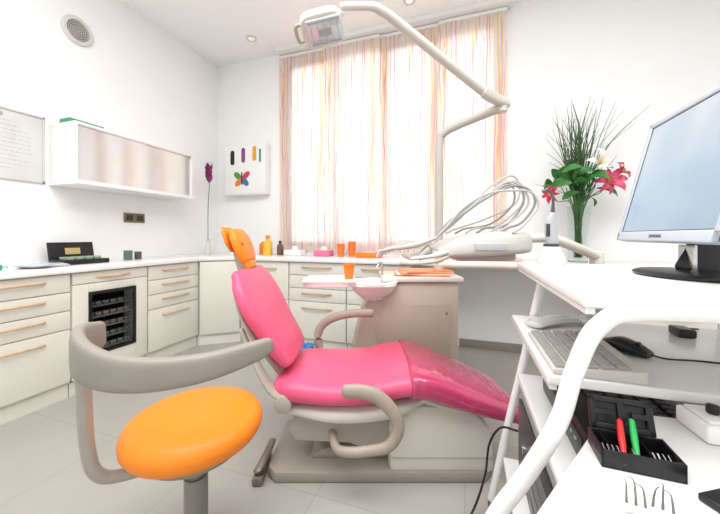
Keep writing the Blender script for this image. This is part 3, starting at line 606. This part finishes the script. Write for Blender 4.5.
# black tool case
KS = .74
root = thing('tool_case', 'open black plastic bur case with tools inside', 'case', W(.424, .486, .7505), A-.35); root.scale = (KS,)*3
def tc_(m):
    box2(m, (-.068, -.042, 0), (.068, .042, .006), .002)
    box2(m, (-.068, -.042, 0), (-.063, .042, .036), .001); box2(m, (.063, -.042, 0), (.068, .042, .036), .001)
    box2(m, (-.068, -.042, 0), (.068, -.037, .036), .001); box2(m, (-.068, .037, 0), (.068, .042, .036), .001)
    for k in range(3): box2(m, (-.045+k*.035, -.037, .004), (-.042+k*.035, .037, .026))
q('case_tray', tc_, black, root)
def lid(m):
    t = bmesh.new()
    box2(t, (-.060, 0, 0), (-.046, .014, .068), .003); box2(t, (.046, 0, 0), (.060, .014, .068), .003)
    box2(t, (-.060, 0, .056), (.060, .014, .068), .003); box2(t, (-.060, 0, 0), (.060, .014, .014), .003)
    box2(t, (-.05, .009, .010), (.05, .013, .06)); box2(t, (-.006, 0, .01), (.006, .012, .06), .001)
    box2(t, (-.05, 0, .030), (-.02, .010, .042), .001); box2(t, (.02, 0, .030), (.05, .010, .042), .001)
    bmesh.ops.transform(t, matrix=Matrix.Translation((0, .044, .034)) @ Matrix.Rotation(-.35, 4, 'X'), verts=t.verts[:]); merge(m, t)
q('case_lid', lid, black, root)
q('steel_burs', lambda m: [cyl(m, (-.055+.0085*k, -.03+.004*(k % 3), .02), (-.055+.0085*k, -.005, .028), .0016, seg=6) for k in range(14) if k not in (4, 5, 8, 9)], chrome, root, kind='stuff')
cc = root.location
for nm, mt, dx, lb in (('hand_tool', redm, -.020, 'red handled tool resting in the black case'), ('hand_tool', greenp, .0, 'green handled tool resting in the black case')):
    r2 = thing(nm, lb, 'tool', cc+Vector((dx*ca, dx*sa, .006)), A-.35); r2.scale = (KS,)*3
    q('grip', lambda m: sweep(m, [(.0, -.02, .014), (.006, .01, .034), (.014, .042, .055)], [.0045, .0065, .0055], seg=12), mt, r2)
    q('shaft', lambda m: sweep(m, [(.0, -.02, .014), (-.003, -.032, .006)], [.002, .001], seg=8), chrome, r2)
# white socket box
root = thing('charger_box', 'white square charger housing with black plug', 'charger', W(.640, .548, .7505), A-.25)
q('housing', lambda m: (box2(m, (-.050, -.038, 0), (.06, .038, .030), .004), box2(m, (-.042, -.030, .030), (.052, .030, .036), .002)), white, root)
q('round_socket', lambda m: lathe(m, [(.008, .036), (.017, .036), (.017, .039), (.008, .039)], c=(.025, 0, 0)), grey, root)
q('plug', lambda m: cyl(m, (-.018, 0, .036), (-.018, 0, .052), .009, b=.003), black, root)
random.seed(9)
root = thing('instrument_holder', 'white block holding thin upright steel instruments', 'holder', W(.366, .396, .7505), A-.3)
q('block', lambda m: box2(m, (-.030, -.010, 0), (.032, .012, .007), .002), M('holder_white', (214, 213, 210), .4), root)
for k in range(6):
    j = random.uniform(-.006, .006); hh = random.uniform(.026, .042); xk = -.024+k*.0095
    q('probe', lambda m: sweep(m, [(xk, j*.5, .005), (xk+j*.3, j*.5, hh*.7), (xk+j, j, hh), (xk+j*2.0, j+.003, hh+.002)], [.0015, .0013, .0008, .0005], seg=8), M('probe_steel', (120, 118, 116), .3, .8), root)
root = thing('card_wallet', 'small black leather wallet lying on the trolley', 'wallet', W(.475, .405, .7505), A+.2)
q('cover', lambda m: box2(m, (-.025, -.016, 0), (.04, .016, .010), .003), black, root)
q('card_edge', lambda m: box2(m, (-.023, -.0165, .003), (.038, -.015, .007)), wplast, root)

# ---------------------------------------------------------------- flowers
vx, vy = .88, 3.0
root = thing('vase', 'tall clear glass vase with water on the worktop', 'vase', (vx, vy, ZT))
q('glass_body', lambda m: lathe(m, [(0, 0), (.06, 0), (.066, .02), (.072, .25), (.092, .46), (.089, .46), (.069, .25), (.062, .03), (0, .025)]), glassm, root)
q('glass_foot', lambda m: lathe(m, [(.058, .001), (.068, .001), (.068, .012), (.062, .014)]), M('foot_glass', (200, 214, 212), .1, trans=.5), root)
def dirv(l, d, z): v = W(l, d); return Vector((v.x, v.y, z))
vl, vd = 1.79, 2.57
def flower(name, label, l, d, z, col, R_, pet, face, throat=None, stemc=green, wd_=.25):
    root = thing(name, label, 'flower', (vx, vy, ZT+.04), 0)
    o_ = Vector((vx, vy, ZT+.04)); tip = dirv(l, d, z)-o_
    q('stem', lambda m: sweep(m, [(0.01, 0, 0), tuple(Vector((tip.x*.15, tip.y*.15, .42))), tuple(tip*.8+Vector((0, 0, .04))), tuple(tip)], [.004, .004, .0035, .003], seg=8), stemc, root)
    f = dirv(*face).normalized(); qr = Vector((0, 0, 1)).rotation_difference(f)
    def petals(m):
        for k in range(pet):
            a = 2*math.pi*k/pet+.2; t = bmesh.new(); G = []; RR = R_*random.uniform(.8, 1.1); lift = random.uniform(.3, .8)
            for i in range(7):
                u = i/6; w_ = RR*wd_*math.sin(math.pi*(.12+.86*u))+.001; rr = RR*u; h = RR*(lift*math.sin(u*2.2)-.25*u*u)
                G.append([t.verts.new((rr, s*w_, h+abs(s)*w_*.35)) for s in (-1, -.5, 0, .5, 1)])
            for i in range(6):
                for j in range(4): t.faces.new((G[i][j], G[i+1][j], G[i+1][j+1], G[i][j+1]))
            bmesh.ops.transform(t, matrix=Matrix.Translation(tip) @ qr.to_matrix().to_4x4() @ Matrix.Rotation(a, 4, 'Z'), verts=t.verts[:]); merge(m, t)
    q('petals', petals, col, root, ang=80)
    q('stamens', lambda m: [sweep(m, [tuple(tip), tuple(tip+qr @ Vector((.2*R_*math.cos(k), .2*R_*math.sin(k), R_*.5)))], .0025, seg=6) for k in range(5)], throat or M('stamen', (240, 200, 80), .5), root)
lilyp = M('lily_pink', (210, 84, 120), .5, var=.35, scale=20); lilyw = M('petal_white', (242, 241, 236), .5)
hotp = M('petal_magenta', (190, 44, 80), .5, var=.25)
flower('pink_lily', 'large pink lily bloom in the vase', 1.95, 2.47, 1.53, lilyp, .13, 8, (-.2, -1, .1), wd_=.2)
flower('pink_lily', 'small magenta bloom drooping over the vase rim', 1.53, 2.5, 1.44, hotp, .08, 7, (-.8, -.6, -.2), wd_=.2)
flower('white_lily', 'white lily bloom above the leaves', 1.86, 2.45, 1.66, lilyw, .12, 6, (.2, -1, .4))
flower('pink_lily', 'pink bloom between green leaves', 2.02, 2.45, 1.60, hotp, .09, 8, (.6, -1, .3), wd_=.18)
def foliage(m):
    random.seed(3)
    for k in range(24):
        bl = vl+random.uniform(-.22, .16); bd = vd+random.uniform(-.14, .12); bz_ = random.uniform(1.42, 1.68)
        c = dirv(bl, bd, bz_); a = random.uniform(0, 6.28); t = bmesh.new(); G = []; L = random.uniform(.12, .19)
        for i in range(6):
            u = i/5; w_ = L*.24*math.sin(math.pi*(.05+.93*u))+.001
            G.append([t.verts.new((L*u, s*w_, .25*L*math.sin(u*2.6)+abs(s)*w_*.3)) for s in (-1, 0, 1)])
        for i in range(5):
            for j in range(2): t.faces.new((G[i][j], G[i+1][j], G[i+1][j+1], G[i][j+1]))
        mt = Matrix.Translation(c-Vector((vx, vy, ZT))) @ Matrix.Rotation(a, 4, 'Z') @ Matrix.Rotation(random.uniform(-.9, .9), 4, 'Y') @ Matrix.Rotation(random.uniform(.4, 1.2), 4, 'X')
        bmesh.ops.transform(t, matrix=mt, verts=t.verts[:])
        for v in t.verts: v.co.y = min(v.co.y, YB-vy-.02)
        merge(m, t)
    for k in range(6):
        a = k*1.05; sweep(m, [(.02*math.cos(a), .02*math.sin(a), .04), (.03*math.cos(a), .03*math.sin(a), .4), (.12*math.cos(a), .10*math.sin(a), .62)], .0035, seg=6)
q('leafy_foliage', foliage, green, label='bunch of broad green leaves standing in the vase', cat='foliage', kind='stuff', loc=(vx, vy, ZT), ang=80)
def grass(m):
    random.seed(11)
    for k in range(95):
        u = random.gauss(-.05, .11); tl_ = vl+max(-.31, min(.28, u)); td = vd+random.uniform(-.2, .1); tz = random.uniform(1.66, 2.26)-abs(u)*.5
        if k < 7: tl_ = vl+.22+.05*k; tz = 2.20-.025*k
        bx = random.uniform(-.05, .05)
        tip = dirv(tl_, td, tz)-Vector((vx, vy, ZT)); tip.y = min(tip.y, YB-vy-.04)
        sweep(m, [(random.uniform(-.03, .03), random.uniform(-.03, .03), .04 if k % 3 == 0 else .40), (tip.x*.12, tip.y*.12, .47), (tip.x*.42+bx, tip.y*.5, .47+(tip.z-.47)*.6), tuple(tip)], [(.003, .002), (.0045, .002), (.005, .002), (.001, .001)], seg=6, sub=4, rnd=False)
q('long_grass', grass, grassm, label='bundle of long green grass blades standing in the vase', cat='grass', kind='stuff', loc=(vx, vy, ZT))
# corner flower
root = thing('corner_vase', 'slim white vase in the worktop corner', 'vase', (-2.80, 2.86, ZT))
q('vase_body', lambda m: lathe(m, [(0, 0), (.03, 0), (.035, .06), (.02, .15), (.022, .17), (.018, .17), (.015, .02), (0, .02)]), wplast, root)
q('neck_ring', lambda m: lathe(m, [(.018, .165), (.025, .165), (.025, .172), (.018, .172)]), grey, root)
root = thing('purple_flower', 'tall dark purple artificial flower on a thin stem', 'flower', (-2.80, 2.86, ZT+.02))
q('stem', lambda m: sweep(m, [(0, 0, .005), (0, 0, .5), (.02, .0, .80), (.03, -.02, .92)], .004, seg=8), green, root)
pur = M('purple_petal', (130, 40, 100), .5, var=.3, scale=25)
def pp(m):
    random.seed(5)
    for k in range(12):
        a = k*2.4; t = bmesh.new(); G = []; L = .09
        for i in range(6):
            u = i/5; w_ = L*.3*math.sin(math.pi*(.1+.87*u))+.001
            G.append([t.verts.new((L*u*.5, s*w_, L*u)) for s in (-1, 0, 1)])
        for i in range(5):
            for j in range(2): t.faces.new((G[i][j], G[i+1][j], G[i+1][j+1], G[i][j+1]))
        bmesh.ops.transform(t, matrix=Matrix.Translation((.03, -.02, .80+.013*k)) @ Matrix.Rotation(a, 4, 'Z'), verts=t.verts[:]); merge(m, t)
q('petals', pp, pur, root, ang=80)

# ---------------------------------------------------------------- counter items
root = thing('instrument_case', 'open black case with green and white instruments', 'case', (-2.84, 1.62, ZT), math.pi/2)
q('case_base', lambda m: (box2(m, (-.15, -.10, 0), (.15, .08, .035), .005)), black, root)
q('case_lid', lambda m: box(m, (0, .10, .09), (.30, .015, .15), .004, rot=Matrix.Rotation(-.2, 4, 'X')), black, root)
q('green_insert', lambda m: [box(m, (-.09+k*.06, -.01, .045), (.045, .10, .02), .003) for k in range(4)], M('insert_green', (150, 170, 150), .5), root)
q('lid_label', lambda m: box(m, (0, .088, .095), (.10, .004, .05), rot=Matrix.Rotation(-.2, 4, 'X')), M('label_yel', (190, 170, 110), .5), root)
for (x_, y_, nm, lb, cat_, mt, s_) in [(-2.86, 2.0, 'small_box', 'small green and grey carton', 'box', M('box_greygreen', (90, 120, 110), .5), (.05, .05, .085)), (-2.86, 2.09, 'small_box', 'small dark carton on the worktop', 'box', M('box_dark', (90, 80, 80), .5), (.045, .04, .07)),
        (-1.43, 3.05, 'tissue_box', 'pink tissue box with paper tuft', 'box', M('box_pink', (228, 120, 158), .5), (.18, .12, .06)), (-.90, 2.98, 'carton', 'low orange carton on the worktop', 'box', orangep, (.24, .14, .05)), (-1.78, 3.05, 'tissue_box', 'white tissue box with paper tuft', 'box', white, (.2, .12, .06)), (.30, 2.95, 'carton', 'pale pink flat carton on the worktop', 'box', M('box_palepink', (226, 190, 186), .5), (.3, .16, .03))]:
    r2 = thing(nm, lb, cat_, (x_, y_, ZT))
    q('box_body', lambda m: box2(m, (-s_[0]/2, -s_[1]/2, 0), (s_[0]/2, s_[1]/2, s_[2]), .004), mt, r2)
    q('box_tuft' if nm == 'tissue_box' else 'box_label', (lambda m: loft(m, [((0, 0, s_[2]), (.04, 0, 0), (0, .008, 0)), ((0, 0, s_[2]+.03), (.03, .004, 0), (0, .01, 0)), ((.01, 0, s_[2]+.045), (.01, 0, 0), (0, .004, 0))], endr=0, ex=2)) if nm == 'tissue_box' else (lambda m: box(m, (0, 0, s_[2]+.001), (s_[0]*.5, s_[1]*.5, .002))), paperw, r2)
def cup(x_, y_, n, z=ZT):
    for k in range(n):
        r2 = thing('plastic_cup', 'stacked orange plastic cup on the worktop', 'cup', (x_, y_, z+.022*k), group='stacked orange plastic cups')
        q('cup_wall', lambda m: lathe(m, [(0, 0), (.03, 0), (.04, .085), (.036, .085), (.027, .003), (0, .003)], seg=28), orangep, r2)
        q('rim', lambda m: lathe(m, [(.037, .082), (.043, .082), (.043, .088), (.037, .088)], seg=28), orangep, r2)
cup(-1.22, 3.02, 3); cup(-1.12, 3.08, 4)
def bottle(x_, y_, h, r_, mt, cm_, lb):
    r2 = thing('bottle', lb, 'bottle', (x_, y_, ZT))
    q('bottle_body', lambda m: lathe(m, [(0, 0), (r_, 0), (r_*1.02, .01), (r_, h*.65), (r_*.4, h*.8), (r_*.38, h*.86), (0, h*.86)]), mt, r2)
    q('cap', lambda m: lathe(m, [(0, h*.84), (r_*.5, h*.84), (r_*.45, h), (0, h)]), cm_, r2)
bottle(-2.55, 2.98, .20, .035, white, wplast, 'white disinfectant bottle in the corner'); bottle(-2.42, 3.02, .16, .03, M('bottle_clear', (220, 225, 220), .2), dark, 'pale bottle with dark cap')
bottle(-2.08, 2.98, .22, .05, M('bottle_yellow', (236, 188, 70), .4), orangep, 'yellow bottle with orange cap'); bottle(-1.96, 3.04, .16, .035, M('bottle_dk', (110, 84, 66), .4), dark, 'dark brown bottle with dark cap')
bottle(-2.20, 3.06, .18, .04, orangep, white, 'orange bottle with white cap')
# safety glasses + pouches on left counter
root = thing('safety_glasses', 'teal framed safety glasses on the worktop', 'glasses', (-2.72, 1.06, ZT), .9)
q('glasses_frame', lambda m: (sweep(m, [(-.07, 0, .02), (0, -.01, .022), (.07, 0, .02)], [(.004, .018)]*3, up=(0, 0, 1)), sweep(m, [(-.07, 0, .02), (-.07, .07, .02), (-.06, .13, .008)], .003), sweep(m, [(.07, 0, .02), (.07, .07, .02), (.06, .13, .008)], .003)), M('teal', (40, 150, 140), .3), root)
q('lens', lambda m: (box(m, (-.034, -.008, .018), (.05, .003, .03), .001), box(m, (.034, -.008, .018), (.05, .003, .03), .001)), M('lens_tint', (170, 210, 210), .1, trans=.5), root)
root = thing('pouch_pile', 'pale pink and lilac sterile pouches on the worktop', 'pouches', (-2.75, 1.36, ZT), .2)
for k in range(4):
    q('pouch', lambda m: box(m, (.01*k, -.02*k, .004+.006*k), (.16, .22, .005), .001, rot=Matrix.Rotation(.25*k-.3, 4, 'Z')), [M('pouch_lilac', (205, 190, 215), .4), M('pouch_pink', (235, 200, 205), .4), paperw, M('pouch_blue', (190, 210, 225), .4)][k], root)

# ---------------------------------------------------------------- lights
def area(name, loc, rot, sx, sy, e, col=(1, 1, 1)):
    l = bpy.data.lights.new(name, 'AREA'); l.shape = 'RECTANGLE'; l.size = sx; l.size_y = sy; l.energy = e; l.color = col
    o = bpy.data.objects.new(name, l); COL.objects.link(o); o.location = loc; o.rotation_euler = rot; return o
area('daylight', ((WX0+WX1)/2, YB+.6, 2.05), (-math.pi/2, 0, 0), 2.6, 2.5, 27, (.99, .995, 1))
area('overhead_fill', (-.6, .1, ZC-.03), (0, 0, 0), 3.0, 2.2, 114, (.97, .985, 1))  # added fill out of view, supplements the curtain light; no such fixture modelled
area('overhead_fill', (.9, 1.0, ZC-.03), (0, 0, 0), 1.0, 1.0, 26, (.97, .985, 1))  # smaller added fill, also out of view
wd = bpy.data.worlds.new('world'); sc.world = wd; wd.use_nodes = True
bg = wd.node_tree.nodes['Background']; bg.inputs[0].default_value = (.95, .97, 1, 1); bg.inputs[1].default_value = 1.0
# ---------------------------------------------------------------- camera
cam = bpy.data.cameras.new('camera'); co = bpy.data.objects.new('camera', cam); COL.objects.link(co)
co.location = (0, 0, CAMH); co.rotation_euler = (math.pi/2, 0, A)
cam.sensor_width = 36; cam.lens = 313/720*36; cam.shift_y = -21/720; cam.clip_start = .02
sc.camera = co
